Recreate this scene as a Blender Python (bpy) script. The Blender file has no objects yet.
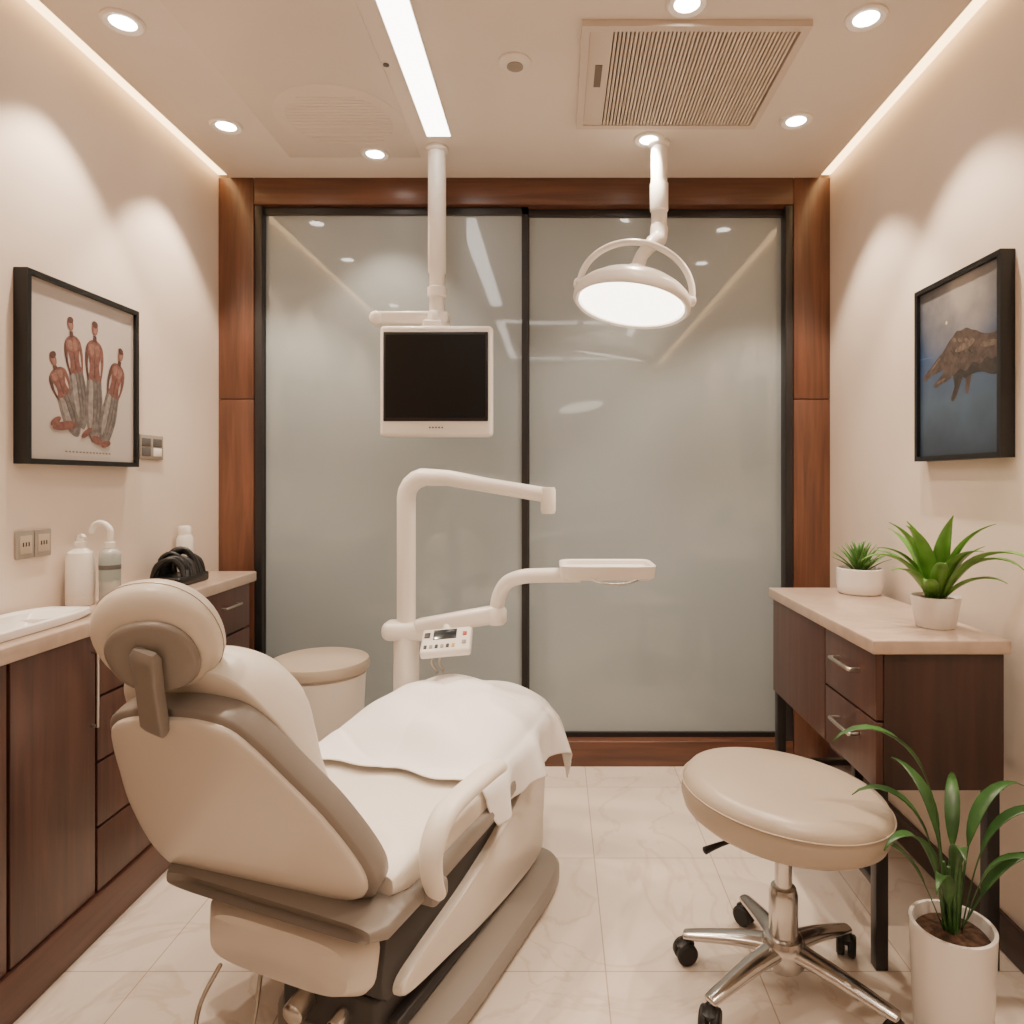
import bpy, bmesh, math, random
from math import sin, cos, pi, radians
from mathutils import Vector, Matrix
random.seed(7)
C = bpy.context.scene.collection

# ------------------------------------------------------------------ materials
def lin(c):
    return tuple(((v/255.0)/12.92 if v/255.0 <= 0.04045 else ((v/255.0+0.055)/1.055)**2.4) for v in c) + (1.0,)
MATS = {}
def mat(name, rgb, rough=0.5, metal=0.0, coat=0.0, bump=0.0, bscale=40.0, var=0.0, vscale=3.0, trans=0.0, spec=0.5):
    if name in MATS: return MATS[name]
    m = bpy.data.materials.new(name); m.use_nodes = True
    nt = m.node_tree; b = nt.nodes['Principled BSDF']
    b.inputs['Base Color'].default_value = lin(rgb)
    b.inputs['Roughness'].default_value = rough
    b.inputs['Metallic'].default_value = metal
    b.inputs['Coat Weight'].default_value = coat
    b.inputs['Transmission Weight'].default_value = trans
    b.inputs['Specular IOR Level'].default_value = spec
    tc = nt.nodes.new('ShaderNodeTexCoord')
    n = nt.nodes.new('ShaderNodeTexNoise'); n.inputs['Scale'].default_value = vscale
    nt.links.new(tc.outputs['Object'], n.inputs['Vector'])
    r = nt.nodes.new('ShaderNodeValToRGB')
    c = lin(rgb); k = max(var, 0.02)
    r.color_ramp.elements[0].position = 0.35; r.color_ramp.elements[1].position = 0.65
    r.color_ramp.elements[0].color = tuple(x*(1-k) for x in c[:3])+(1,)
    r.color_ramp.elements[1].color = tuple(min(1, x*(1+k)) for x in c[:3])+(1,)
    nt.links.new(n.outputs['Fac'], r.inputs['Fac'])
    nt.links.new(r.outputs['Color'], b.inputs['Base Color'])
    if bump > 0:
        n2 = nt.nodes.new('ShaderNodeTexNoise'); n2.inputs['Scale'].default_value = bscale
        bp = nt.nodes.new('ShaderNodeBump'); bp.inputs['Strength'].default_value = bump
        bp.inputs['Distance'].default_value = 0.002
        nt.links.new(tc.outputs['Object'], n2.inputs['Vector'])
        nt.links.new(n2.outputs['Fac'], bp.inputs['Height'])
        nt.links.new(bp.outputs['Normal'], b.inputs['Normal'])
    MATS[name] = m
    return m
def emit(name, rgb, s):
    m = bpy.data.materials.new(name); m.use_nodes = True
    nt = m.node_tree; b = nt.nodes['Principled BSDF']
    b.inputs['Base Color'].default_value = (0.8, 0.8, 0.8, 1)
    b.inputs['Emission Color'].default_value = lin(rgb)
    b.inputs['Emission Strength'].default_value = s
    return m
def wood(name, dark, light, axis='Z', rough=0.35, coat=0.2):
    m = bpy.data.materials.new(name); m.use_nodes = True
    nt = m.node_tree; b = nt.nodes['Principled BSDF']
    b.inputs['Roughness'].default_value = rough; b.inputs['Coat Weight'].default_value = coat
    b.inputs['Coat Roughness'].default_value = 0.25
    tc = nt.nodes.new('ShaderNodeTexCoord'); mp = nt.nodes.new('ShaderNodeMapping')
    sc = {'Z': (22, 22, 1.3), 'X': (1.3, 22, 22), 'Y': (22, 1.3, 22)}[axis]
    mp.inputs['Scale'].default_value = sc
    n = nt.nodes.new('ShaderNodeTexNoise'); n.inputs['Scale'].default_value = 1.6
    n.inputs['Detail'].default_value = 6; n.inputs['Distortion'].default_value = 0.7
    r = nt.nodes.new('ShaderNodeValToRGB')
    r.color_ramp.elements[0].position = 0.3; r.color_ramp.elements[0].color = lin(dark)
    r.color_ramp.elements[1].position = 0.7; r.color_ramp.elements[1].color = lin(light)
    nt.links.new(tc.outputs['Object'], mp.inputs['Vector']); nt.links.new(mp.outputs['Vector'], n.inputs['Vector'])
    nt.links.new(n.outputs['Fac'], r.inputs['Fac']); nt.links.new(r.outputs['Color'], b.inputs['Base Color'])
    return m

M_wall = mat('wall_paint', (222, 206, 191), 0.5)
M_ceil = mat('ceiling_paint', (226, 216, 206), 0.6)
M_panel = mat('ceiling_panel_paint', (221, 210, 199), 0.5)
M_wood = wood('frame_wood', (80, 49, 36), (112, 71, 51), 'Z')
M_woodx = wood('frame_wood_horizontal', (76, 47, 36), (105, 67, 49), 'X')
M_cab = wood('cabinet_walnut', (60, 34, 27), (88, 52, 41), 'Z', 0.4)
M_cabd = wood('cabinet_walnut_dark', (42, 25, 22), (61, 36, 31), 'Z', 0.4)
M_plinth = wood('plinth_walnut', (72, 42, 32), (95, 59, 45), 'Y', 0.4)
M_dark = mat('dark_metal', (50, 48, 49), 0.35, 0.5)
M_black = mat('black_plastic', (14, 14, 16), 0.4)
M_rub = mat('black_rubber', (20, 20, 21), 0.6)
M_white = mat('white_enamel', (236, 229, 220), 0.32, coat=0.15)
M_whitep = mat('white_plastic', (232, 225, 216), 0.4)
M_cream = mat('cream_leather', (232, 223, 211), 0.38, bump=0.05, bscale=200)
M_shell = mat('ivory_shell', (220, 210, 198), 0.35, coat=0.2)
M_taupe = mat('grey_taupe_plastic', (136, 127, 119), 0.4)
M_taupel = mat('taupe_leather', (176, 161, 144), 0.34, bump=0.05, bscale=200)
M_headl = mat('headrest_leather', (216, 205, 191), 0.36, bump=0.05, bscale=200)
M_mech = mat('dark_mechanism', (58, 56, 57), 0.45, 0.3)
M_chrome = mat('chrome', (196, 193, 190), 0.2, 1.0)
M_steel = mat('brushed_steel', (190, 184, 176), 0.3, 1.0)
M_pot = mat('white_ceramic', (236, 230, 224), 0.25, coat=0.3)
M_soil = mat('soil', (74, 52, 38), 0.95, bump=1.0, bscale=90, var=0.4, vscale=60)
M_leaf = mat('leaf_green', (94, 142, 58), 0.4, var=0.3, vscale=14)
M_leafd = mat('leaf_dark_green', (52, 90, 42), 0.4, var=0.4, vscale=14)
M_leafs = mat('succulent_green', (88, 134, 68), 0.45, var=0.3, vscale=20)
M_counter = mat('stone_counter', (182, 160, 143), 0.3, coat=0.2, var=0.08, vscale=18)
M_towel = mat('white_sheet', (246, 242, 239), 0.8, bump=0.15, bscale=300)
M_screen = mat('monitor_screen', (6, 6, 7), 0.35, spec=.3)
M_sock = mat('grey_plate', (150, 141, 130), 0.4)
M_sockd = mat('grey_button', (92, 88, 86), 0.4)
M_clear = mat('clear_gel_plastic', (214, 216, 212), 0.15, trans=0.45)
M_lab = mat('bottle_label', (150, 160, 154), 0.5)
M_red = mat('red_button', (190, 60, 50), 0.4)
M_amb = mat('amber_button', (215, 160, 70), 0.4)
M_disp = mat('dark_display', (40, 46, 50), 0.15)

def floor_mat():
    m = bpy.data.materials.new('marble_tiles'); m.use_nodes = True
    nt = m.node_tree; b = nt.nodes['Principled BSDF']
    b.inputs['Roughness'].default_value = 0.22
    tc = nt.nodes.new('ShaderNodeTexCoord'); mp = nt.nodes.new('ShaderNodeMapping')
    mp.inputs['Location'].default_value = (-0.128+0.393*8, -1.75+0.525*8, 0)
    br = nt.nodes.new('ShaderNodeTexBrick'); br.offset = 0.0; br.squash = 1.0
    br.inputs['Scale'].default_value = 1.0; br.inputs['Mortar Size'].default_value = 0.002
    br.inputs['Mortar Smooth'].default_value = 0.3
    br.inputs['Brick Width'].default_value = 0.393; br.inputs['Row Height'].default_value = 0.525
    br.inputs['Color1'].default_value = (1, 1, 1, 1); br.inputs['Color2'].default_value = (0.96, 0.955, 0.95, 1)
    br.inputs['Mortar'].default_value = (0.62, 0.56, 0.50, 1)
    n = nt.nodes.new('ShaderNodeTexNoise'); n.inputs['Scale'].default_value = 2.2
    n.inputs['Detail'].default_value = 8; n.inputs['Distortion'].default_value = 1.6
    r = nt.nodes.new('ShaderNodeValToRGB'); e = r.color_ramp.elements
    e[0].position = 0.0; e[0].color = lin((217, 203, 188))
    e[1].position = 1.0; e[1].color = lin((222, 209, 196))
    for p, c in ((0.47, (218, 204, 190)), (0.5, (207, 190, 174)), (0.525, (219, 205, 192))):
        k = e.new(p); k.color = lin(c)
    mx = nt.nodes.new('ShaderNodeMixRGB'); mx.blend_type = 'MULTIPLY'; mx.inputs[0].default_value = 1
    nt.links.new(tc.outputs['Object'], mp.inputs['Vector']); nt.links.new(mp.outputs['Vector'], br.inputs['Vector'])
    nt.links.new(tc.outputs['Object'], n.inputs['Vector']); nt.links.new(n.outputs['Fac'], r.inputs['Fac'])
    nt.links.new(r.outputs['Color'], mx.inputs[1]); nt.links.new(br.outputs['Color'], mx.inputs[2])
    nt.links.new(mx.outputs['Color'], b.inputs['Base Color'])
    return m
M_floor = floor_mat()
def glass_mat():
    m = bpy.data.materials.new('frosted_glass'); m.use_nodes = True
    nt = m.node_tree; b = nt.nodes['Principled BSDF']
    b.inputs['Roughness'].default_value = 0.35
    b.inputs['Coat Weight'].default_value = 0.8; b.inputs['Coat Roughness'].default_value = 0.04
    b.inputs['Coat IOR'].default_value = 1.6
    tc = nt.nodes.new('ShaderNodeTexCoord'); n = nt.nodes.new('ShaderNodeTexNoise')
    n.inputs['Scale'].default_value = 1.2
    r = nt.nodes.new('ShaderNodeValToRGB')
    r.color_ramp.elements[0].color = lin((144, 152, 155)); r.color_ramp.elements[1].color = lin((151, 159, 161))
    nt.links.new(tc.outputs['Object'], n.inputs['Vector']); nt.links.new(n.outputs['Fac'], r.inputs['Fac'])
    nt.links.new(r.outputs['Color'], b.inputs['Base Color'])
    return m
M_glass = glass_mat()
E_cove = emit('cove_led', (255, 208, 144), 7)
E_line = emit('linear_led', (255, 248, 238), 11)
E_rect = emit('rectangular_led', (255, 246, 234), 9)
E_down = emit('downlight_lens', (255, 244, 230), 30)
E_lamp = emit('lamp_lens', (255, 242, 222), 7)

# ------------------------------------------------------------------ mesh helpers
def mesh_obj(name, verts, faces, m, parent=None, sharp=35, mats=None, fm=None):
    me = bpy.data.meshes.new(name); me.from_pydata([tuple(v) for v in verts], [], faces)
    if fm is None:
        bm = bmesh.new(); bm.from_mesh(me)
        bmesh.ops.remove_doubles(bm, verts=bm.verts, dist=1e-6)
        bmesh.ops.recalc_face_normals(bm, faces=bm.faces)
        bm.to_mesh(me); bm.free()
    for x in (mats or [m]): me.materials.append(x)
    if fm is not None:
        for p, i in zip(me.polygons, fm): p.material_index = i
    for p in me.polygons: p.use_smooth = True
    me.set_sharp_from_angle(angle=radians(sharp))
    o = bpy.data.objects.new(name, me); C.objects.link(o)
    if parent: o.parent = parent
    return o
def structure(o): o['kind'] = 'structure'; return o
def thing(name, loc, label, cat, rot=0, group=None):
    e = bpy.data.objects.new(name, None); e.empty_display_size = 0.1
    e.location = loc; e.rotation_euler = (0, 0, rot); C.objects.link(e)
    e['label'] = label; e['category'] = cat
    if group: e['group'] = group
    return e
def tag(o, label, cat, group=None):
    o['label'] = label; o['category'] = cat
    if group: o['group'] = group
    return o
def box(name, lo, hi, m, parent=None, bev=0.0, seg=3, rot=None):
    lo = Vector(lo); hi = Vector(hi); c = (lo+hi)/2; s = hi-lo
    bm = bmesh.new(); bmesh.ops.create_cube(bm, size=1.0)
    bmesh.ops.scale(bm, vec=s, verts=bm.verts)
    if bev > 0:
        bmesh.ops.bevel(bm, geom=list(bm.edges), offset=min(bev, min(s)*0.49), segments=seg, profile=0.5, affect='EDGES')
    if rot is not None: bmesh.ops.transform(bm, matrix=rot.to_4x4(), verts=bm.verts)
    bmesh.ops.translate(bm, vec=c, verts=bm.verts)
    me = bpy.data.meshes.new(name); bm.to_mesh(me); bm.free()
    me.materials.append(m)
    for p in me.polygons: p.use_smooth = True
    me.set_sharp_from_angle(angle=radians(30))
    o = bpy.data.objects.new(name, me); C.objects.link(o)
    if parent: o.parent = parent
    return o
def loft(name, loops, m, parent=None, cap=True, sharp=40, closed_ring=False):
    n = len(loops[0]); V = [v for l in loops for v in l]; F = []
    K = len(loops)
    for i in range(K if closed_ring else K-1):
        a = i*n; b = ((i+1) % K)*n
        for j in range(n):
            k = (j+1) % n
            F.append((a+j, a+k, b+k, b+j))
    if cap and not closed_ring:
        F.append(tuple(range(n))[::-1]); F.append(tuple((K-1)*n+j for j in range(n)))
    return mesh_obj(name, V, F, m, parent, sharp)
def lathe(name, prof, m, parent=None, c=(0, 0, 0), seg=48, sharp=40, M=None):
    loops = []
    for r, z in prof:
        r = max(r, 1e-4)
        l = [Vector((r*cos(2*pi*j/seg), r*sin(2*pi*j/seg), z)) for j in range(seg)]
        if M is not None: l = [M @ v for v in l]
        loops.append([v+Vector(c) for v in l])
    return loft(name, loops, m, parent, True, sharp)
def catmull(P, k=8, closed=False):
    P = [Vector(p) for p in P]; n = len(P); out = []
    for i in range(n if closed else n-1):
        if closed: p0, p1, p2, p3 = P[(i-1) % n], P[i], P[(i+1) % n], P[(i+2) % n]
        else: p0, p1, p2, p3 = P[max(i-1, 0)], P[i], P[i+1], P[min(i+2, n-1)]
        for j in range(k):
            t = j/k
            out.append(0.5*((2*p1)+(-p0+p2)*t+(2*p0-5*p1+4*p2-p3)*t*t+(-p0+3*p1-3*p2+p3)*t**3))
    if not closed: out.append(P[-1])
    return out
def tube(name, pts, r, m, parent=None, seg=16, smooth=0, up=None, flat=1.0, endr=True, sharp=50):
    P = catmull(pts, smooth) if smooth else [Vector(p) for p in pts]
    R = r if isinstance(r, (list, tuple)) else None
    n = len(P); loops = []
    ref = Vector(up) if up else None; prev = None
    for i, p in enumerate(P):
        t = (P[min(i+1, n-1)]-P[max(i-1, 0)]).normalized()
        if ref is not None:
            b = t.cross(ref).normalized(); a = b.cross(t).normalized()
        else:
            if prev is None:
                h = Vector((0, 0, 1)) if abs(t.z) < 0.9 else Vector((1, 0, 0))
                a = (h-t*h.dot(t)).normalized()
            else: a = (prev-t*prev.dot(t)).normalized()
            prev = a; b = t.cross(a)
        if R: 
            f = i/(n-1)*(len(R)-1); k = min(int(f), len(R)-2); rr = R[k]*(1-(f-k))+R[k+1]*(f-k)
        else: rr = r
        loops.append((p, t, a, b, rr))
    L = []
    def ring(p, a, b, rr): return [p+a*(rr*flat*cos(2*pi*j/seg))+b*(rr*sin(2*pi*j/seg)) for j in range(seg)]
    if endr:
        p, t, a, b, rr = loops[0]
        for q in (0.25, 0.6, 0.88): L.append(ring(p-t*rr*flat*0.5*cos(q*pi/2), a, b, rr*sin(q*pi/2)))
    for p, t, a, b, rr in loops: L.append(ring(p, a, b, rr))
    if endr:
        p, t, a, b, rr = loops[-1]
        for q in (0.88, 0.6, 0.25): L.append(ring(p+t*rr*flat*0.5*cos(q*pi/2), a, b, rr*sin(q*pi/2)))
    return loft(name, L, m, parent, True, sharp)
def sup(a, b, k=4, n=40):
    out = []
    for j in range(n):
        t = 2*pi*j/n; c, s = cos(t), sin(t)
        out.append((a*math.copysign(abs(c)**(2/k), c), b*math.copysign(abs(s)**(2/k), s)))
    return out
def pillow(name, outline, fn, Df, Db, m, parent=None, k=3.0, rings=14, centre=(0, 0), sharp=60):
    loops = []; cu, cv = centre
    for i in range(rings+1):
        ph = pi*i/rings; ph = min(max(ph, 0.02), pi-0.02)
        r = abs(sin(ph))**(2/k); d = math.copysign(abs(cos(ph))**(2/k), cos(ph))
        D = Df if d > 0 else Db
        lp = []
        for u, v in outline:
            uu, vv = cu+(u-cu)*r, cv+(v-cv)*r
            dd = D(uu, vv) if callable(D) else D
            lp.append(Vector(fn(uu, vv, d*dd)))
        loops.append(lp)
    return loft(name, loops, m, parent, True, sharp)

# ------------------------------------------------------------------ camera
cam = bpy.data.cameras.new('camera'); co = bpy.data.objects.new('camera', cam); C.objects.link(co)
co.location = (0, 0, 1.265); co.rotation_euler = (pi/2, 0, 0)
cam.sensor_width = 36; cam.lens = 23.9; cam.shift_x = -0.043; cam.shift_y = -0.03125; cam.clip_start = 0.02
bpy.context.scene.camera = co

# ------------------------------------------------------------------ room
XL, XR, YB, YF, H = -1.49, 1.21, 3.10, -1.7, 2.60
structure(box('floor', (XL-.1, YF-.1, -.1), (XR+.1, YB+.1, 0), M_floor))
structure(box('wall_left', (XL-.1, YF-.1, 0), (XL, YB+.1, H+.12), M_wall))
structure(box('wall_right', (XR, YF-.1, 0), (XR+.1, YB+.1, H+.12), M_wall))
structure(box('wall_back', (XL, YB, 0), (XR, YB+.1, H+.12), M_wall))
structure(box('wall_front', (XL, YF-.1, 0), (XR, YF, H+.12), M_wall))
structure(box('ceiling', (XL+.05, YF, H), (XR-.05, YB, H+.12), M_ceil))
for nm, a, b in (('cove_light', XL+.001, XL+.049), ('cove_light', XR-.049, XR-.001)):
    o = box(nm, (a, YF+.01, H+.012), (b, 3.0, H+.03), E_cove)
    tag(o, 'warm glowing strip light in the ceiling recess along the wall', 'cove light', 'ceiling cove strips')
structure(box('baseboard_right', (XR-.015, YF, 0), (XR, 3.0, .10), M_cabd, bev=.003))

# wooden surround of the sliding doors
structure(box('trim_1', (XL, 3.00, 0), (XL+.155, YB, 1.62), M_wood, bev=.003))
structure(box('trim_2', (XL, 3.00, 1.623), (XL+.155, YB, H), M_wood, bev=.003))
structure(box('trim_3', (XR-.16, 3.00, 0), (XR, YB, 1.62), M_wood, bev=.003))
structure(box('trim_4', (XR-.16, 3.00, 1.623), (XR, YB, H), M_wood, bev=.003))
structure(box('trim_5', (XL+.157, 3.00, H-.118), (XR-.162, YB, H), M_woodx, bev=.003))
structure(box('trim_6', (XL+.157, 3.00, 0), (XR-.162, YB, .11), M_woodx, bev=.003))
def door(name, x0, x1, y):
    e = bpy.data.objects.new(name, None); e.location = (x0, y, .11); C.objects.link(e); structure(e)
    w = x1-x0; h = H-.11-.12
    g = box('glass_pane', (.025, .012, .02), (w-.025, .024, h-.03), M_glass, e)
    o = box('door_frame', (0, 0, 0), (.028, .045, h), M_dark, e, .003)
    bm = bmesh.new(); bm.from_mesh(o.data)
    def add(lo, hi):
        r = bmesh.ops.create_cube(bm, size=1.0); vs = r['verts']
        s = Vector(hi)-Vector(lo); c = (Vector(hi)+Vector(lo))/2
        bmesh.ops.scale(bm, vec=s, verts=vs); bmesh.ops.translate(bm, vec=c, verts=vs)
    add((w-.028, 0, 0), (w, .045, h)); add((0, 0, 0), (w, .045, .021)); add((0, 0, h-.032), (w, .045, h))
    bm.to_mesh(o.data); bm.free()
    for p in o.data.polygons: p.use_smooth = False
    for c in (g, o): structure(c)
    return e
door('door_1', XL+.165, -.125, 3.03)
door('door_2', -.148, XR-.165, 3.055)
structure(box('trim_7', (XL+.157, 3.005, .11), (XL+.19, YB, H-.12), M_dark, bev=.002))
structure(box('trim_8', (XR-.195, 3.005, .11), (XR-.162, YB, H-.12), M_dark, bev=.002))

# ------------------------------------------------------------------ ceiling fixtures
def spot(name, loc, power, size, blend, parent, rgb=(255, 232, 206), rad=0.03):
    l = bpy.data.lights.new(name, 'SPOT'); l.energy = power; l.spot_size = radians(size); l.spot_blend = blend
    l.color = lin(rgb)[:3]; l.shadow_soft_size = rad
    o = bpy.data.objects.new(name, l); o.location = loc; C.objects.link(o); o.parent = parent
    return o
DL = [(-1.26, 1.978), (-1.241, 2.557), (-.739, 2.776), (.366, 1.90), (.363, 2.66), (.89, 2.52), (.894, 1.96),
      (-1.24, .9), (.89, .9)]
for x, y in DL:
    e = thing('ceiling_downlight', (x, y, H), 'small round white recessed downlight, lit, in the ceiling', 'ceiling light', group='recessed ceiling downlights')
    lathe('trim_ring', [(.036, -.001), (.036, -.006), (.052, -.010), (.058, -.006), (.059, -.0005)], M_whitep, e)
    lathe('lens', [(.0, -.001), (.0355, -.001), (.0355, -.004), (0, -.004)], E_down, e)
    side = x < -1 or x > .8
    spot('bulb', (0, 0, -.02), 74 if side else 38, 86 if side else 88, 0.4 if side else .55, e, rad=.018)
e = thing('linear_ceiling_light', (-.4535, 1.7, H), 'long narrow white linear light flush in the ceiling', 'ceiling light')
box('light_diffuser', (-.045, -.8, -.006), (.045, .93, -.001), E_line, e)
box('light_housing', (-.049, -.804, -.0045), (.049, .934, -.0005), M_white, e)
e = thing('rectangular_ceiling_light', (.1, -.45, H), 'rectangular outline of white linear light in the ceiling', 'ceiling light')
box('light_diffuser', (-.6, -.9, -.006), (-.54, .85, -.001), E_rect, e)
box('light_diffuser', (.54, -.9, -.006), (.6, .85, -.001), E_rect, e)
box('light_diffuser', (-.54, .79, -.006), (.54, .85, -.001), E_rect, e)
box('light_diffuser', (-.54, -.9, -.006), (.54, -.84, -.001), E_rect, e)
# vent
e = thing('air_vent', (.41, 2.26, H), 'rectangular beige ceiling air-conditioning grille with fine slats', 'air vent')
M_vent = mat('vent_beige', (208, 195, 182), 0.5); M_ventd = mat('vent_shadow', (112, 102, 92), 0.7)
def frame_mesh(name, x0, x1, y0, y1, w, z0, z1, m, parent):
    O = [(x0, y0), (x1, y0), (x1, y1), (x0, y1)]; I = [(x0+w, y0+w), (x1-w, y0+w), (x1-w, y1-w), (x0+w, y1-w)]
    loops = [[Vector((x, y, z0)) for x, y in O], [Vector((x, y, z1)) for x, y in O],
             [Vector((x, y, z1)) for x, y in I], [Vector((x, y, z0)) for x, y in I]]
    return loft(name, loops, m, parent, False, 30, closed_ring=True)
frame_mesh('vent_frame', -.335, .335, -.29, .29, .025, -.0005, -.02, M_vent, e)
box('vent_panel', (-.31, -.265, -.016), (-.24, .265, -.001), M_vent, e, .002)
box('panel_slot', (-.285, -.10, -.018), (-.262, .02, -.0155), M_ventd, e)
V = []; F = []
def addbox(V, F, lo, hi):
    b = len(V)
    for z in (lo[2], hi[2]):
        V += [(lo[0], lo[1], z), (hi[0], lo[1], z), (hi[0], hi[1], z), (lo[0], hi[1], z)]
    F += [(b, b+3, b+2, b+1), (b+4, b+5, b+6, b+7)]+[(b+i, b+(i+1) % 4, b+4+(i+1) % 4, b+4+i) for i in range(4)]
box('vent_back', (-.24, -.265, -.004), (.31, .265, -.001), M_ventd, e)
n = 44
for i in range(n):
    x = -.236+i*(.543/n)
    addbox(V, F, (x, -.262, -.017), (x+.0074, .262, -.005))
mesh_obj('vent_slats', V, F, M_vent, e, 20)
e = thing('smoke_detector', (-.131, 2.17, H), 'small round white smoke detector on the ceiling', 'smoke detector')
lathe('detector_body', [(.052, -.0005), (.052, -.006), (.042, -.012), (.03, -.015), (0, -.015)], M_whitep, e)
lathe('detector_grille', [(.026, -.014), (.026, -.018), (.014, -.020), (0, -.020)], M_sock, e)
e = thing('ceiling_access_panel', (-.86, 1.95, H), 'large flat pale access panel nearly flush with the ceiling', 'ceiling panel')
box('panel_plate', (-.24, -.75, -.003), (.30, .86, -.0005), M_panel, e, .001)
e = thing('round_ceiling_diffuser', (-.80, 2.52, H-.003), 'round pale air diffuser with faint slats in the ceiling', 'air diffuser')
lathe('diffuser_plate', [(.235, -.0005), (.2345, -.0012), (.232, -.002), (0, -.002)], M_panel, e, seg=64)
V = []; F = []
for i in range(17):
    y = -.16+i*.02; hw = math.sqrt(max(.19**2-y*y, 0.001))
    addbox(V, F, (-hw, y, -.0042), (hw, y+.010, -.0018))
mesh_obj('diffuser_slats', V, F, M_panel, e, 20)
e = thing('ceiling_sensor', (-.545, 2.18, H), 'tiny dark sensor on the ceiling', 'sensor')
lathe('sensor_body', [(.010, -.0005), (.010, -.006), (.004, -.009), (0, -.009)], M_sockd, e, seg=20)
lathe('sensor_ring', [(.0105, -.0005), (.014, -.0005), (.014, -.003), (.0105, -.003)], M_whitep, e, seg=20)

# ------------------------------------------------------------------ wall art
def art(parent, name, W, Hh, shapes, mp, bgm):
    V = []; F = []; fm = []; mats = [bgm]; idx = {}
    def addp(poly, z, mi):
        b = len(V)
        for a, c in poly: V.append(mp(a*W, c*Hh, z))
        F.append(tuple(range(b, b+len(poly)))); fm.append(mi)
    addp([(0, 0), (1, 0), (1, 1), (0, 1)], 0, 0)
    z = .0006
    for poly, m in shapes:
        if m.name not in idx: idx[m.name] = len(mats); mats.append(m)
        addp(poly, z, idx[m.name]); z += .00008
    return mesh_obj(name, V, F, None, parent, 30, mats=mats, fm=fm)
def blob(cx, cy, rx, ry, ang=0, n=22, k=2.0):
    out = []
    for u, v in sup(rx, ry, k, n):
        out.append((cx+u*cos(ang)-v*sin(ang), cy+u*sin(ang)+v*cos(ang)))
    return out
M_paper = bpy.data.materials.new('print_paper'); M_paper.use_nodes = True
nt = M_paper.node_tree; b = nt.nodes['Principled BSDF']; b.inputs['Roughness'].default_value = .5
tc = nt.nodes.new('ShaderNodeTexCoord'); gr = nt.nodes.new('ShaderNodeTexGradient'); gr.gradient_type = 'SPHERICAL'
mpn = nt.nodes.new('ShaderNodeMapping'); mpn.inputs['Location'].default_value = (0, -.42, -.40); mpn.inputs['Scale'].default_value = (1.5, 1.5, 1.5)
rp = nt.nodes.new('ShaderNodeValToRGB'); rp.color_ramp.elements[0].color = lin((150, 139, 132)); rp.color_ramp.elements[1].color = lin((198, 188, 180))
nt.links.new(tc.outputs['Object'], mpn.inputs['Vector']); nt.links.new(mpn.outputs['Vector'], gr.inputs['Vector'])
nt.links.new(gr.outputs['Fac'], rp.inputs['Fac']); nt.links.new(rp.outputs['Color'], b.inputs['Base Color'])
A_red = mat('print_red_brown', (114, 74, 66), .6, var=.25, vscale=70); A_dred = mat('print_dark_red', (78, 47, 42), .6, var=.3, vscale=60)
A_hi = mat('print_skin_light', (136, 98, 86), .6, var=.2, vscale=70)
A_gry = mat('print_grey_cloth', (106, 98, 95), .6, var=.3, vscale=60); A_lg = mat('print_light_cloth', (138, 129, 123), .6, var=.2, vscale=60)
A_dg = mat('print_dark_cloth', (80, 72, 69), .6)
A_ink = mat('print_ink', (120, 108, 100), .6)
def fr(parent, W, Hh, s):
    w = .015; D = .04
    O = [(0, 0), (W, 0), (W, Hh), (0, Hh)]; I = [(w, w), (W-w, w), (W-w, Hh-w), (w, Hh-w)]
    loops = [[Vector((s*.001, a, c)) for a, c in O], [Vector((s*D, a, c)) for a, c in O],
             [Vector((s*D, a, c)) for a, c in I], [Vector((s*(D-.010), a, c)) for a, c in I]]
    loft('picture_frame', loops, M_black, parent, False, 30)
    box('picture_backing', (min(s*.002, s*.027), w*.6, w*.6), (max(s*.002, s*.027), W-w*.6, Hh-w*.6), M_black, parent)
e = thing('framed_print', (XL, 1.865, 1.31), 'black framed print of a hand whose fingers are standing figures', 'picture')
W, Hh = .50, .54
fr(e, W, Hh, 1)
sh = []
figs = [((.20, .56), (.42, .15), .084), ((.35, .79), (.47, .20), .080), ((.58, .81), (.57, .13), .088), ((.85, .69), (.66, .10), .084)]
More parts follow.
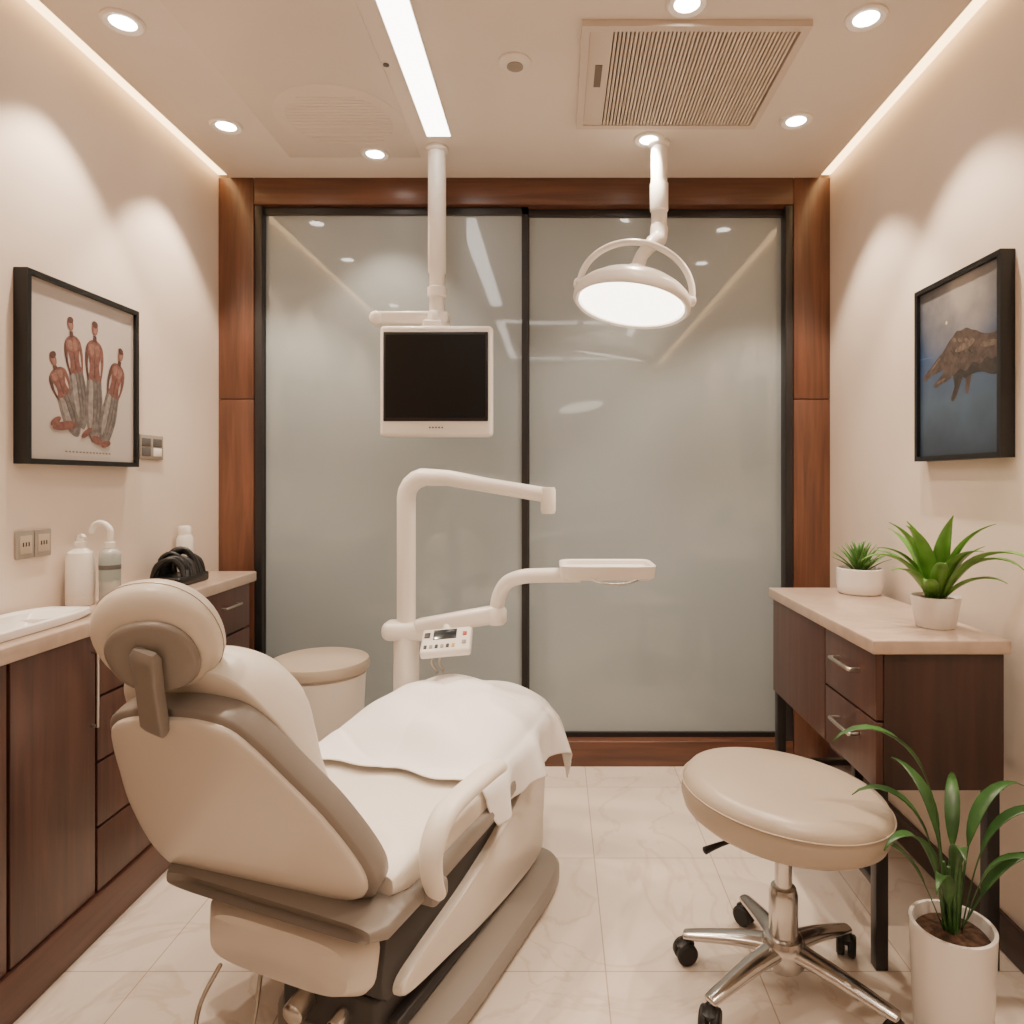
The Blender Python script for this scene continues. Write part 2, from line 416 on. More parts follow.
for (hx, hy), (fx, fy), w in figs:
    dx, dy = fx-hx, fy-hy; L = math.hypot(dx, dy); dx /= L; dy /= L; nx, ny = -dy, dx
    P = lambda t, s: (hx+dx*L*t+nx*s, hy+dy*L*t+ny*s)
    ang = math.atan2(dy, dx)-(-pi/2)
    cm = lambda pts: [(p.x, p.y) for p in catmull([Vector((a, b, 0)) for a, b in pts], 4, True)]
    sh.append((cm([P(.40, -w*.62), P(.52, -w*.85), P(.72, -w*.95), P(.93, -w*.6), P(1.02, 0), P(.93, w*.6), P(.72, w*.95), P(.52, w*.85), P(.40, w*.62)]), A_gry))
    sh.append((cm([P(.44, -w*.45), P(.6, -w*.62), P(.8, -w*.6), P(.9, -w*.35), P(.75, -w*.1), P(.55, -w*.05)]), A_lg))
    for q in (-.05, .3, .62):
        sh.append(([P(.46, w*q-.003), P(.7, w*q*1.2-.005), P(.93, w*q*.6), P(.7, w*q*1.2+.005), P(.46, w*q+.003)], A_dg))
    for s in (-1, 1):
        sh.append((cm([P(.12, s*w*.62), P(.17, s*w*.95), P(.30, s*w*1.02), P(.44, s*w*.8), P(.46, s*w*.62), P(.32, s*w*.75), P(.2, s*w*.62)]), A_red if s > 0 else A_dred))
    sh.append((cm([P(.09, -w*.2), P(.125, -w*.72), P(.2, -w*.74), P(.32, -w*.52), P(.44, -w*.6), P(.46, 0), P(.44, w*.6), P(.32, w*.52), P(.2, w*.74), P(.125, w*.72), P(.09, w*.2)]), A_red))
    sh.append((cm([P(.14, -w*.55), P(.2, -w*.55), P(.24, -w*.3), P(.2, -w*.06), P(.14, -w*.1)]), A_hi))
    sh.append((cm([P(.14, w*.1), P(.2, w*.06), P(.24, w*.3), P(.2, w*.55), P(.14, w*.5)]), A_hi))
    sh.append(([P(.25, -.004), P(.43, -.005), P(.43, .005), P(.25, .004)], A_dred))
    sh.append(([P(.05, -w*.18), P(.11, -w*.24), P(.11, w*.24), P(.05, w*.18)], A_dred))
    sh.append((blob(hx, hy+.012, w*.34, w*.5, ang), A_red))
    sh.append((blob(hx+.004, hy+.005, w*.2, w*.32, ang), A_hi))
    sh.append((blob(hx, hy+.036, w*.34, w*.24, ang), A_dred))
for cx, cy, rx, ry, a in ((.30, .20, .11, .026, .15), (.22, .22, .05, .02, .5), (.60, .13, .06, .024, -.2), (.50, .17, .06, .02, .5), (.69, .11, .05, .02, .2)):
    sh.append((blob(cx, cy, rx, ry, a), A_red))
for i in range(14):
    a = .3+i*.032
    sh.append(([(a, .045), (a+.02, .045), (a+.02, .054), (a, .054)], A_ink))
w = .015
art(e, 'print', W-2*w, Hh-2*w, sh, lambda a, c, z: (.0285+z*.4, w+a, w+c), M_paper)
M_sky = bpy.data.materials.new('print_night_blue'); M_sky.use_nodes = True
nt = M_sky.node_tree; b = nt.nodes['Principled BSDF']; b.inputs['Roughness'].default_value = .35
tc = nt.nodes.new('ShaderNodeTexCoord'); sx = nt.nodes.new('ShaderNodeSeparateXYZ'); mm = nt.nodes.new('ShaderNodeMath'); mm.operation = 'MULTIPLY'; mm.inputs[1].default_value = 1/.55
rp = nt.nodes.new('ShaderNodeValToRGB'); el = rp.color_ramp.elements
el[0].color = lin((44, 54, 68)); el[1].color = lin((38, 48, 64)); el[1].position = 1
k = el.new(.58); k.color = lin((52, 72, 104)); k = el.new(.32); k.color = lin((66, 82, 100))
nz = nt.nodes.new('ShaderNodeTexNoise'); nz.inputs['Scale'].default_value = 9; nz.inputs['Detail'].default_value = 7
gs = nt.nodes.new('ShaderNodeTexGradient'); gs.gradient_type = 'SPHERICAL'
mg = nt.nodes.new('ShaderNodeMapping'); mg.inputs['Scale'].default_value = (3.8, 3.8, 3.8); mg.inputs['Location'].default_value = (0, -.20*3.8, -.52*3.8)
mu = nt.nodes.new('ShaderNodeMath'); mu.operation = 'MULTIPLY'
mu2 = nt.nodes.new('ShaderNodeMath'); mu2.operation = 'MULTIPLY'; mu2.inputs[1].default_value = 2.4; mu2.use_clamp = True
mxc = nt.nodes.new('ShaderNodeMixRGB'); mxc.inputs[2].default_value = lin((160, 152, 146))
ad = nt.nodes.new('ShaderNodeMixRGB'); ad.blend_type = 'OVERLAY'; ad.inputs[0].default_value = .5
nt.links.new(tc.outputs['Object'], sx.inputs[0]); nt.links.new(sx.outputs['Z'], mm.inputs[0]); nt.links.new(mm.outputs[0], rp.inputs['Fac'])
nt.links.new(tc.outputs['Object'], nz.inputs['Vector']); nt.links.new(rp.outputs['Color'], ad.inputs[1]); nt.links.new(nz.outputs['Fac'], ad.inputs[2])
nt.links.new(tc.outputs['Object'], mg.inputs['Vector']); nt.links.new(mg.outputs['Vector'], gs.inputs['Vector'])
nt.links.new(gs.outputs['Fac'], mu.inputs[0]); nt.links.new(nz.outputs['Fac'], mu.inputs[1]); nt.links.new(mu.outputs[0], mu2.inputs[0])
nt.links.new(mu2.outputs[0], mxc.inputs[0]); nt.links.new(ad.outputs['Color'], mxc.inputs[1])
nt.links.new(mxc.outputs['Color'], b.inputs['Base Color'])
A_br = mat('print_brown_skin', (72, 60, 54), .5, var=.35, vscale=55); A_dbr = mat('print_dark_skin', (42, 36, 34), .5, var=.4, vscale=55)
A_lbr = mat('print_light_skin', (98, 84, 74), .5, var=.3, vscale=70)
A_sun = mat('print_star', (230, 200, 160), .4)
A_haze = mat('print_haze', (84, 104, 134), .5)
e = thing('framed_print', (XR, 1.79, 1.325), 'black framed blue print of a dark hand reaching in', 'picture')
W, Hh = .43, .55
fr(e, W, Hh, -1)
sh = []
sh.append((blob(.37, .77, .012, .010), A_sun))
sh.append(([(0, .60), (1, .57), (1, .574), (0, .606)], A_haze))
cm = lambda pts, c=False: [(min(p.x, 1), p.y) for p in catmull([Vector((a, b, 0)) for a, b in pts], 3, False)]
hand = [(1, .64), (.94, .625), (.86, .63), (.79, .645), (.74, .665), (.68, .68), (.62, .70), (.55, .695), (.50, .70), (.45, .675), (.40, .655), (.33, .61), (.24, .575), (.16, .535), (.10, .515), (.05, .475), (.09, .458), (.16, .482), (.24, .49), (.34, .50), (.29, .465), (.2, .43), (.22, .405), (.30, .42), (.38, .43), (.46, .45),
        (.475, .39), (.43, .33), (.45, .305), (.50, .33), (.55, .40), (.58, .43), (.61, .42), (.605, .35), (.64, .335), (.67, .40), (.70, .44), (.80, .435), (.9, .41), (1, .40)]
sh.append((cm(hand), A_br))
sh.append((cm([(1, .5), (.9, .49), (.85, .51), (.78, .48), (.7, .5), (.62, .46), (.55, .48), (.46, .45), (.475, .39), (.44, .33), (.46, .315), (.50, .34), (.55, .40), (.58, .43), (.61, .42), (.68, .435), (.80, .435), (.9, .41), (1, .40)]), A_dbr))
for q in range(4):
    cx = .47+q*.075
    sh.append((blob(cx, .655-.012*q, .028, .012, -.3, 12), A_lbr))
    sh.append(([(cx-.05, .60-.01*q), (cx+.0, .565-.008*q), (cx+.002, .571-.008*q), (cx-.046, .608-.01*q)], A_dbr))
sh.append((blob(.22, .545, .07, .008, .45, 12), A_lbr)); sh.append((blob(.30, .44, .06, .006, .15, 12), A_lbr))
sh.append((blob(.88, .575, .10, .018, -.05, 12), A_lbr)); sh.append((blob(.60, .60, .12, .02, .1, 14), A_lbr))
art(e, 'print', W-2*w, Hh-2*w, sh, lambda a, c, z: (-(.0285+z*.4), W-w-a, w+c), M_sky)

# switches and sockets
e = thing('light_switch', (XL, 2.42, 1.34), 'grey double light switch plate on the wall', 'light switch')
box('switch_plate', (.0005, 0, 0), (.009, .145, .09), M_sock, e, .003)
for i in range(2):
    for j in range(2):
        box('switch_button', (.008, .012+i*.068, .012+j*.035), (.012, .062+i*.068, .042+j*.035), M_sockd if i == 0 or j else M_whitep, e, .002)
for k in range(2):
    e = thing('wall_socket', (XL, 1.868+k*.066, 1.045), 'beige square power socket plate on the wall', 'socket', group='wall sockets above the counter')
    box('socket_plate', (.0005, 0, 0), (.009, .062, .078), M_sock, e, .003)
    box('socket_insert', (.0085, .010, .014), (.011, .052, .064), M_taupel, e, .001)
    for q in range(3): box('socket_slot', (.0105, .018+q*.010, .034), (.0115, .022+q*.010, .046), M_black, e)

# ------------------------------------------------------------------ left cabinets
def handle(parent, p0, p1, out, m=M_steel, r=.005):
    p0 = Vector(p0); p1 = Vector(p1); o = Vector(out)
    d = (p1-p0).normalized()*.012
    tube('handle', [p0, p0+o*.85, p0+o+d, p1+o-d, p1+o*.85, p1], r, m, parent, 10, smooth=3)
xb = -1.29; xf = -1.27; ZB = .12; ZT = .843
def cab(y0, y1, kind, hd=True):
    e = thing('base_cabinet', (XL, y0, ZB), 'reddish walnut base cabinet unit with '+('door' if kind == 'door' else 'drawers'), 'cabinet', group='walnut base cabinets along the wall')
    w = y1-y0; h = ZT-ZB; xo = xb-XL
    if y0 < 1.6:   # open-topped carcass under the basin
        box('cabinet_body', (.001, .001, 0), (xo, w-.001, h-.06), M_cabd, e)
        box('cabinet_top_rail', (xo-.018, .001, h-.06), (xo, w-.001, h), M_cabd, e)
    elif kind == 'door' :
        box('cabinet_body', (.001, .001, 0), (xo, w-.001, h-.06), M_cabd, e)
        box('cabinet_top_rail', (xo-.018, .001, h-.06), (xo, w-.001, h), M_cabd, e)
    else:
        box('cabinet_body', (.001, .001, 0), (xo, w-.001, h), M_cabd, e)
    if kind == 'door':
        d = box('door', (xo, .004, .004), (xo+.02, w-.004, h-.004), M_cab, e, .002)
        if hd: handle(d, (xo+.02, w-.018, h-.25), (xo+.02, w-.018, h-.05), (.016, 0, 0), r=.004)
    else:
        n = 4; hh = h/n
        for i in range(n):
            d = box('drawer', (xo, .004, i*hh+.004), (xo+.02, w-.004, (i+1)*hh-.004), M_cab, e, .002)
            handle(d, (xo+.02, w*.62-.06, (i+.62)*hh), (xo+.02, w*.62+.06, (i+.62)*hh), (.02, 0, 0), r=.0045)
for y0, y1, k, hd in ((.98, 1.576, 'door', False), (1.578, 1.878, 'door', True), (1.88, 2.36, 'drawer', True), (2.362, 2.82, 'drawer', True)):
    cab(y0, y1, k, hd)
o = box('cabinet_plinth', (XL, .98, 0), (-1.262, 2.82, ZB-.001), M_plinth, bev=.003)
tag(o, 'continuous walnut plinth under the base cabinets', 'plinth')
o = box('worktop', (XL, .96, .844), (-1.25, 2.84, .885), M_counter, bev=.005)
tag(o, 'beige stone worktop on the walnut base cabinets', 'countertop')
# basin (the worktop is cut out for the bowl)
def rr(a, b, z, k=5): return [Vector((u, v, z)) for u, v in sup(a, b, k, 64)]
BY = 1.59
cut = loft('cutter', [rr(.082, .265, -.05), rr(.082, .265, .03)], M_counter); cut.location = (-1.385, BY, .885)
md = o.modifiers.new('cut', 'BOOLEAN'); md.operation = 'DIFFERENCE'; md.object = cut; md.solver = 'EXACT'
bpy.context.view_layer.update()
dg = bpy.context.evaluated_depsgraph_get()
nm_ = bpy.data.meshes.new_from_object(o.evaluated_get(dg)); o.modifiers.clear(); o.data = nm_
bpy.data.objects.remove(cut)
e = thing('wash_basin', (-1.385, BY, .885), 'white ceramic rounded rectangular basin in the stone worktop', 'sink')
loft('basin_bowl', [rr(.080, .260, -.036), rr(.0805, .262, .001), rr(.092, .330, .0012), rr(.094, .350, .008), rr(.092, .347, .020), rr(.085, .318, .023), rr(.077, .285, .016), rr(.072, .254, -.02), rr(.060, .23, -.032), rr(.02, .06, -.034)], M_pot, e)
lathe('drain', [(.018, -.034), (.018, -.030), (.01, -.0295), (0, -.0295)], M_chrome, e)
# bottles
e = thing('pump_bottle', (-1.445, 2.065, .885), 'white plastic soap bottle with pump on the worktop', 'bottle')
lathe('bottle_body', [(.0, .0005), (.034, .0005), (.038, .006), (.038, .14), (.034, .160), (.018, .172), (.014, .174), (0, .174)], M_whitep, e)
lathe('bottle_cap', [(.015, .173), (.016, .192), (.010, .194), (.008, .212), (0, .212)], M_white, e)
tube('pump_nozzle', [(0, 0, .208), (.015, -.012, .212), (.028, -.022, .206)], .006, M_white, e, 10, smooth=4)
lathe('bottle_label', [(.0382, .03), (.0384, .031), (.0384, .10), (.0382, .101)], mat('paper_label', (222, 214, 206), .6), e)
e = thing('pump_bottle', (-1.378, 2.10, .885), 'clear gel bottle with grey-green label and curved white pump spout', 'bottle')
lathe('bottle_body', [(.0, .0005), (.026, .0005), (.029, .005), (.029, .152), (.027, .160), (.016, .168), (.011, .170), (0, .170)], M_clear, e)
lathe('bottle_label', [(.0292, .07), (.0295, .071), (.0295, .142), (.0292, .143)], M_lab, e)
lathe('label_band', [(.0296, .105), (.0299, .106), (.0299, .118), (.0296, .119)], M_sockd, e)
lathe('pump_collar', [(.012, .169), (.014, .170), (.014, .188), (.009, .190), (0, .190)], M_white, e)
tube('pump_spout', [(0, 0, .186), (.002, 0, .205), (.0, 0, .228), (-.022, .0, .247), (-.046, 0, .242), (-.058, 0, .218)], .0085, M_white, e, 12, smooth=5)
e = thing('glove_dispenser', (-1.385, 2.49, .885), 'glossy black ribbed tray stack on the worktop', 'dispenser')
box('dispenser_base', (-.05, -.10, .0005), (.06, .11, .034), M_black, e, .008)
rj = random.Random(5)
for i in range(9):
    t = i/8; j1, j2, j3 = rj.uniform(-.014, .014), rj.uniform(-.012, .016), rj.uniform(-.012, .012)
    tube('tray_rib', [(-.045, -.085+t*.15, .03), (-.038+j3, -.08+t*.14+j1, .065+.03*t+j2), (.0+j3, -.06+t*.12, .088+.03*t+j2), (.035, -.045+t*.12+j1, .06+.03*t+j3), (.052, -.055+t*.14, .028)], [.007, .011, .008, .012, .007], (M_black, M_mech, M_black)[i % 3], e, 10, smooth=5)
e = thing('white_bottle', (-1.452, 2.66, .885), 'small white bottle with domed cap on the worktop', 'bottle')
lathe('bottle_body', [(.0, .0005), (.028, .0005), (.030, .005), (.030, .15), (.024, .165), (0, .165)], M_whitep, e)
lathe('bottle_cap', [(.022, .164), (.024, .19), (.020, .20), (0, .202)], M_white, e)

# ------------------------------------------------------------------ right cabinet
cx0, cx1, cy0, cy1 = .82, 1.147, 1.74, 2.57; z0, z1 = .47, .82
e = thing('console_cabinet', (cx0, cy0, 0), 'dark walnut console cabinet with drawers on black metal legs', 'cabinet')
Lx, Ly = cx1-cx0, cy1-cy0
box('cabinet_body', (.02, 0, z0), (Lx, Ly, z1), M_cabd, e, .002)
box('door', (0, .335, z0+.003), (.02, Ly-.003, z1-.003), M_cab, e, .002)
for a, b in ((z0+.003, z0+.172), (z0+.178, z1-.003)):
    d = box('drawer', (0, .003, a), (.02, .329, b), M_cab, e, .002)
    handle(d, (0, .10, (a+b)/2+.02), (0, .23, (a+b)/2+.02), (-.028, 0, 0), r=.0055)
for x in (.004, Lx-.036):
    for y in (.01, Ly-.042):
        box('leg', (x, y, .0005), (x+.032, y+.032, z0), M_dark, e, .002)
box('stretcher', (.008, .04, .20), (.03, Ly-.04, .222), M_dark, e, .002)
box('stretcher', (.036, Ly-.036, .20), (Lx-.036, Ly-.014, .222), M_dark, e, .002)
o = box('worktop', (cx0-.014, cy0-.012, z1+.0005), (cx1+.012, cy1+.01, .857), M_counter, bev=.004)
tag(o, 'beige stone top on the dark console cabinet', 'countertop')

# ------------------------------------------------------------------ plants
def leaf(V, F, base, az, L, rise, droop, wid, n=14, pet=0.0):
    d = Vector((cos(az), sin(az), 0)); s = Vector((-sin(az), cos(az), 0))
    rows = []
    p = Vector(base); ang = rise
    st = L/n
    for i in range(n+1):
        t = i/n
        if t < pet: w = .0026
        else:
            q = (t-pet)/(1-pet)
            w = wid*max(.04, sin(pi*min(1, q**.85*.95+.05)))
            if pet == 0 and t < .2: w *= .45+.55*t/.2
            w = max(w, .0010 if t > .9 else .0026)
        u = Vector((0, 0, 1))*cos(ang)-d*sin(ang)
        rows.append((p-s*w+u*w*.35, p.copy(), p+s*w+u*w*.35))
        p = p+(d*cos(ang)+Vector((0, 0, 1))*sin(ang))*st
        ang -= droop/n*((3*t*t) if pet > 0 else (0.3+1.4*t))
    for i, r in enumerate(rows):
        V.extend([tuple(v) for v in r])
        if i:
            b = len(V)-6
            F.append((b, b+1, b+4, b+3)); F.append((b+1, b+2, b+5, b+4))
def foliage(parent, specs, m, name='foliage'):
    V = []; F = []
    for s in specs: leaf(V, F, *s)
    o = mesh_obj(name, V, F, m, parent, 80)
    md = o.modifiers.new('thick', 'SOLIDIFY'); md.thickness = .0012
    return o
e = thing('potted_succulent', (1.095, 2.45, .857), 'small spiky green succulent in a round white pot', 'plant')
lathe('pot', [(0, .0005), (.068, .0005), (.076, .008), (.08, .035), (.078, .09), (.072, .092), (.070, .072), (0, .072)], M_pot, e)
lathe('soil', [(0, .072), (.069, .072), (.066, .079), (0, .081)], M_soil, e)
sp = []
for i in range(40):
    a = i*2.4; q = i/40
    sp.append(((.02*cos(a)*q, .02*sin(a)*q, .079), a, .115-.015*q, radians(86-50*q), .4, .008, 8))
foliage(e, sp, M_leafs)
e = thing('potted_plant', (1.055, 1.89, .857), 'broad strap-leaved green plant in a small white tapered pot', 'plant')
lathe('pot', [(0, .0005), (.046, .0005), (.05, .004), (.064, .086), (.060, .087), (.056, .075), (0, .075)], M_pot, e)
lathe('soil', [(0, .0755), (.056, .0755), (.05, .08), (0, .081)], M_soil, e)
sp = []
for az, L, ri, dr, wd in ((182, .25, 66, 2.0, .018), (170, .21, 76, 1.6, .019), (205, .19, 54, 1.3, .017), (215, .26, 80, 1.2, .021), (248, .20, 62, 1.3, .018), (120, .23, 76, 1.0, .019),
                          (95, .22, 80, .8, .018), (140, .20, 66, 1.3, .018), (275, .24, 68, 1.4, .020), (290, .29, 60, 1.9, .019), (300, .19, 48, 1.4, .017), (262, .26, 84, .8, .021), (312, .19, 76, 1.0, .018),
                          (192, .26, 80, 1.1, .019), (232, .16, 48, 1.2, .016), (284, .36, 56, 1.8, .018), (80, .16, 66, 1.0, .017), (200, .24, 86, .9, .018), (300, .27, 80, 1.2, .019)):
    a = radians(az); sp.append(((.022*cos(a), .022*sin(a), .078), a, L, radians(ri), dr, wd*1.1))
foliage(e, sp, M_leaf)
e = thing('potted_plant', (.892, 1.53, 0), 'arching leafy green plant in a white cylindrical floor pot', 'plant')
lathe('pot', [(0, .0005), (.072, .0005), (.078, .006), (.088, .26), (.088, .268), (.080, .268), (.076, .24), (0, .24)], M_pot, e, seg=64)
lathe('soil', [(0, .2405), (.076, .2405), (.070, .247), (.03, .252), (0, .253)], M_soil, e)
sp = []
for az, L, ri, dr, wd, pet in ((180, .62, 88, 2.8, .018, .58), (165, .42, 84, 2.7, .019, .48), (202, .36, 78, 2.7, .018, .40), (230, .27, 74, 2.6, .015, .3), (345, .42, 80, 2.6, .018, .45), (320, .32, 76, 2.7, .016, .40),
                               (15, .42, 84, 2.4, .017, .45), (110, .40, 86, 1.9, .016, .48), (60, .38, 82, 2.1, .016, .45), (248, .33, 84, 2.4, .016, .45), (178, .32, 68, 2.5, .016, .35), (0, .30, 60, 2.3, .015, .3)):
    a = radians(az); sp.append(((.018*cos(a), .018*sin(a), .25), a, L, radians(ri), dr, wd, 20, pet))
foliage(e, sp, M_leafd)
for i in range(5):
    a = i*1.25
    tube('stem', [(.010*cos(a), .010*sin(a), .245), (.014*cos(a), .014*sin(a), .33), (.018*cos(a), .018*sin(a), .40)], .0045, M_leafd, e, 8, smooth=4)

# ------------------------------------------------------------------ rolling stool
e = thing('rolling_stool', (.565, 1.69, 0), 'round beige leather stool with chrome five-star base on black casters', 'stool')
R = Matrix.Rotation(radians(6), 3, 'Y') @ Matrix.Rotation(radians(-1), 3, 'X')
prof = [(0, -.055), (.19, -.055), (.22, -.052), (.24, -.038), (.25, -.012), (.25, .010), (.247, .024), (.235, .040), (.21, .048), (.12, .051), (0, .052)]
lathe('seat_cushion', prof, M_taupel, e, (-.0, 0, .470), 72, 60, M=R)
loft_p = [(.2505+.002*cos(t), .018+.002*sin(t)) for t in [2*pi*i/8 for i in range(8)]]
L = []
for i in range(72):
    a = 2*pi*i/72
    L.append([R @ Vector((r*cos(a), r*sin(a), z))+Vector((0, 0, .470)) for r, z in loft_p])
loft('seat_piping', L, M_taupel, e, False, 60, closed_ring=True)
lathe('seat_plate', [(0, .385), (.07, .385), (.09, .40), (.09, .414), (0, .414)], M_black, e)
tube('height_lever', [(-.05, -.02, .395), (-.15, -.05, .392), (-.21, -.07, .382)], [.005, .005, .009], M_black, e, 10, smooth=4)
lathe('gas_column', [(0, .20), (.021, .20), (.021, .386), (0, .386)], M_chrome, e)
lathe('column_sleeve', [(0, .07), (.032, .07), (.035, .08), (.035, .24), (.030, .255), (.022, .257), (0, .257)], M_chrome, e)
lathe('base_hub', [(0, .062), (.045, .062), (.052, .072), (.052, .12), (.045, .135), (.035, .138), (0, .138)], M_chrome, e)
for az, r in ((30, .24), (96, .25), (157, .245), (212, .25), (317, .265)):
    a = radians(az); d = Vector((cos(a), sin(a), 0))
    lg = tube('leg', [d*.03+Vector((0, 0, .108)), d*.12+Vector((0, 0, .098)), d*r+Vector((0, 0, .072))], [.032, .026, .018], M_chrome, e, 14, smooth=5, up=(0, 0, 1), flat=.6)
    c = d*(r)
    s = Vector((-sin(a+.6), cos(a+.6), 0))
    X = Matrix((Vector((cos(a+.6), sin(a+.6), 0)), Vector((0, 0, 1)), s)).transposed()
    for q in (-1, 1):
        cc = c+s*(q*.014)+Vector((0, 0, .0285))
        lathe('caster_wheel', [(0, -.010), (.023, -.010), (.0275, -.006), (.0278, .006), (.023, .010), (0, .010)], M_rub, lg, cc, 24, 40, M=X)
    lathe('caster_fork', [(0, .036), (.02, .038), (.024, .050), (.014, .058), (.008, .068), (0, .068)], M_black, lg, (c.x, c.y, 0), 20)

# ------------------------------------------------------------------ round stool/bin behind
e = thing('storage_stool', (-.89, 2.56, 0), 'round white tub with taupe padded lid standing by the worktop', 'stool')
lathe('tub_body', [(0, .0005), (.13, .0005), (.14, .01), (.168, .52), (.172, .54), (.165, .545), (0, .545)], M_whitep, e, seg=64)
lathe('padded_lid', [(0, .546), (.172, .546), (.182, .555), (.184, .575), (.178, .591), (.15, .600), (0, .603)], M_taupel, e, seg=64)

# ------------------------------------------------------------------ ceiling monitor
e = thing('ceiling_monitor', (-.478, 2.73, H), 'white flat monitor with black screen hanging on a ceiling pole', 'monitor')
lathe('ceiling_flange', [(0, -.0005), (.044, -.0005), (.046, -.012), (.040, -.02), (0, -.02)], M_white, e)
lathe('pole', [(0, -.02), (.036, -.02), (.036, -.50), (.030, -.51), (.030, -.68), (0, -.68)], M_white, e)
lathe('pole_collar', [(.0305, -.56), (.038, -.565), (.038, -.60), (.0305, -.605)], M_white, e)
lathe('pole_joint', [(0, -.66), (.034, -.66), (.042, -.675), (.05, -.715), (.046, -.735), (0, -.735)], M_white, e)
box('support_arm', (-.245, -.03, -.715), (.05, .03, -.660), M_white, e, .015)
tube('arm_end', [(-.240, -.025, -.688), (-.240, .025, -.688)], .027, M_white, e)
box('neck_bracket', (-.05, -.05, -.80), (.03, .0, -.70), M_white, e, .01)
box('monitor_case', (-.206, -.10, -1.168), (.232, -.045, -.735), M_white, e, .018, 4)
box('screen_bezel', (-.190, -.106, -1.108), (.216, -.098, -.762), M_black, e, .004)
box('screen', (-.180, -.108, -1.096), (.206, -.1055, -.774), M_screen, e)
for i in range(5): box('monitor_button', (-.013+i*.012, -.103, -1.135), (-.007+i*.012, -.0995, -1.129), M_sockd, e)

# ------------------------------------------------------------------ dental lamp
e = thing('dental_lamp', (.408, 2.69, H), 'white round dental operating lamp, lit, hanging from a ceiling pole', 'lamp')
lathe('ceiling_flange', [(0, -.0005), (.042, -.0005), (.044, -.012), (.036, -.02), (0, -.02)], M_white, e)
lathe('pole', [(0, -.02), (.032, -.02), (.032, -.16), (.036, -.165), (.036, -.27), (.031, -.275), (.031, -.36), (0, -.36)], M_white, e)
hc = Vector((-.122, -.13, -.655))
R = Matrix.Rotation(radians(9), 3, 'Y') @ Matrix.Rotation(radians(-8), 3, 'X')
tube('swivel_arm', [(0, 0, -.34), (-.008, -.02, -.39), (-.035, -.06, -.42), (-.065, -.10, -.46), hc+R @ Vector((.01, 0, .17)), hc+R @ Vector((0, 0, .10))], [.035, .034, .030, .026, .024, .028], M_white, e, 20, smooth=6)
lathe('neck_collar', [(0, .09), (.042, .09), (.046, .10), (.044, .122), (.034, .130), (0, .130)], M_white, e, hc, 32, 50, M=R)
lathe('lamp_head', [(0, .105), (.036, .104), (.06, .094), (.11, .080), (.16, .060), (.195, .036), (.214, .016), (.221, .0), (.221, -.022), (.210, -.032), (.200, -.026), (.198, -.012), (0, -.012)], M_white, e, hc, 72, 50, M=R)
lathe('lamp_lens', [(0, -.014), (.196, -.014), (.19, -.024), (.12, -.030), (0, -.032)], E_lamp, e, hc, 72, 60, M=R)
pts = [hc+R @ Vector((.008+.212*cos(t), -.02, .03+.190*sin(t))) for t in [radians(a) for a in (2, 12, 24, 36, 48, 60, 72, 84, 96, 108, 120, 132, 144, 156, 168, 178)]]
tube('lamp_yoke', pts, .0125, M_white, e, 14, smooth=3)
for s in (-1, 1):
    c = hc+R @ Vector((.005+s*.212, -.02, .02))
    tube('yoke_pivot', [c-R @ Vector((.022*s, 0, 0)), c+R @ Vector((.010*s, 0, 0))], .020, M_white, e, 18)
l = spot('lamp_bulb', hc+R @ Vector((0, 0, -.05)), 24, 120, .6, e, (255, 240, 220), .12)
l.rotation_euler = R.to_euler()
# added out-of-view copy of the lamp, turned so the doors reflect it
extra_lamp = e.copy(); C.objects.link(extra_lamp); extra_lamp.location = (.10, -.10, H); extra_lamp.rotation_euler = (0, 0, pi)
for ch in list(e.children):
    if ch.type == 'MESH':
        c2 = ch.copy(); c2.parent = extra_lamp; C.objects.link(c2)

# ------------------------------------------------------------------ delivery unit
e = thing('dental_delivery_unit', (-.544, 2.47, 0), 'white dental delivery post with jointed arms, tray and control panel', 'dental unit')
lathe('floor_base', [(0, .0005), (.10, .0005), (.105, .01), (.10, .03), (.05, .04), (0, .04)], M_white, e)
lathe('lower_post', [(0, .04), (.046, .04), (.046, .70), (0, .70)], M_white, e)
box('hub', (-.085, -.05, .685), (.09, .05, .755), M_white, e, .03, 4)
tube('upper_post', [(-.0, 0, .75), (0, 0, 1.18)]+[( .075-.075*cos(t), -.02*(1-cos(t)), 1.20+.075*sin(t)) for t in [radians(a) for a in (0, 20, 40, 60, 80, 90)]]+[(.16, -.045, 1.272), (.30, -.09, 1.247), (.50, -.14, 1.215)],
     [.034]*6+[.03, .026, .026], M_white, e, 20)
lathe('arm_end_joint', [(0, -.055), (.022, -.055), (.026, -.045), (.026, .025), (.022, .035), (0, .035)], M_white, e, (.517, -.145, 1.205), 24)
box('horizontal_arm', (-.0, -.03, -.032), (.33, .03, .032), M_white, e, .02, 4).matrix_local = Matrix.Translation((.04, -.02, .732)) @ Matrix.Rotation(radians(-14), 4, 'Z') @ Matrix.Rotation(radians(-12), 4, 'Y')
tube('tray_arm', [(.335, -.09, .80), (.345, -.10, .86), (.375, -.12, .91), (.43, -.15, .935), (.50, -.17, .942), (.62, -.2, .948)], .025, M_white, e, 18, smooth=6)
lathe('elbow_joint', [(0, -.03), (.028, -.03), (.036, -.02), (.036, .02), (.028, .03), (0, .03)], M_white, e, (.335, -.09, .79), 24)
def rrt(x0, x1, y0, y1, z, k=8):
    a = (x1-x0)/2; b = (y1-y0)/2
    return [Vector(((x0+x1)/2+u, (y0+y1)/2+v, z)) for u, v in sup(a, b, k, 48)]
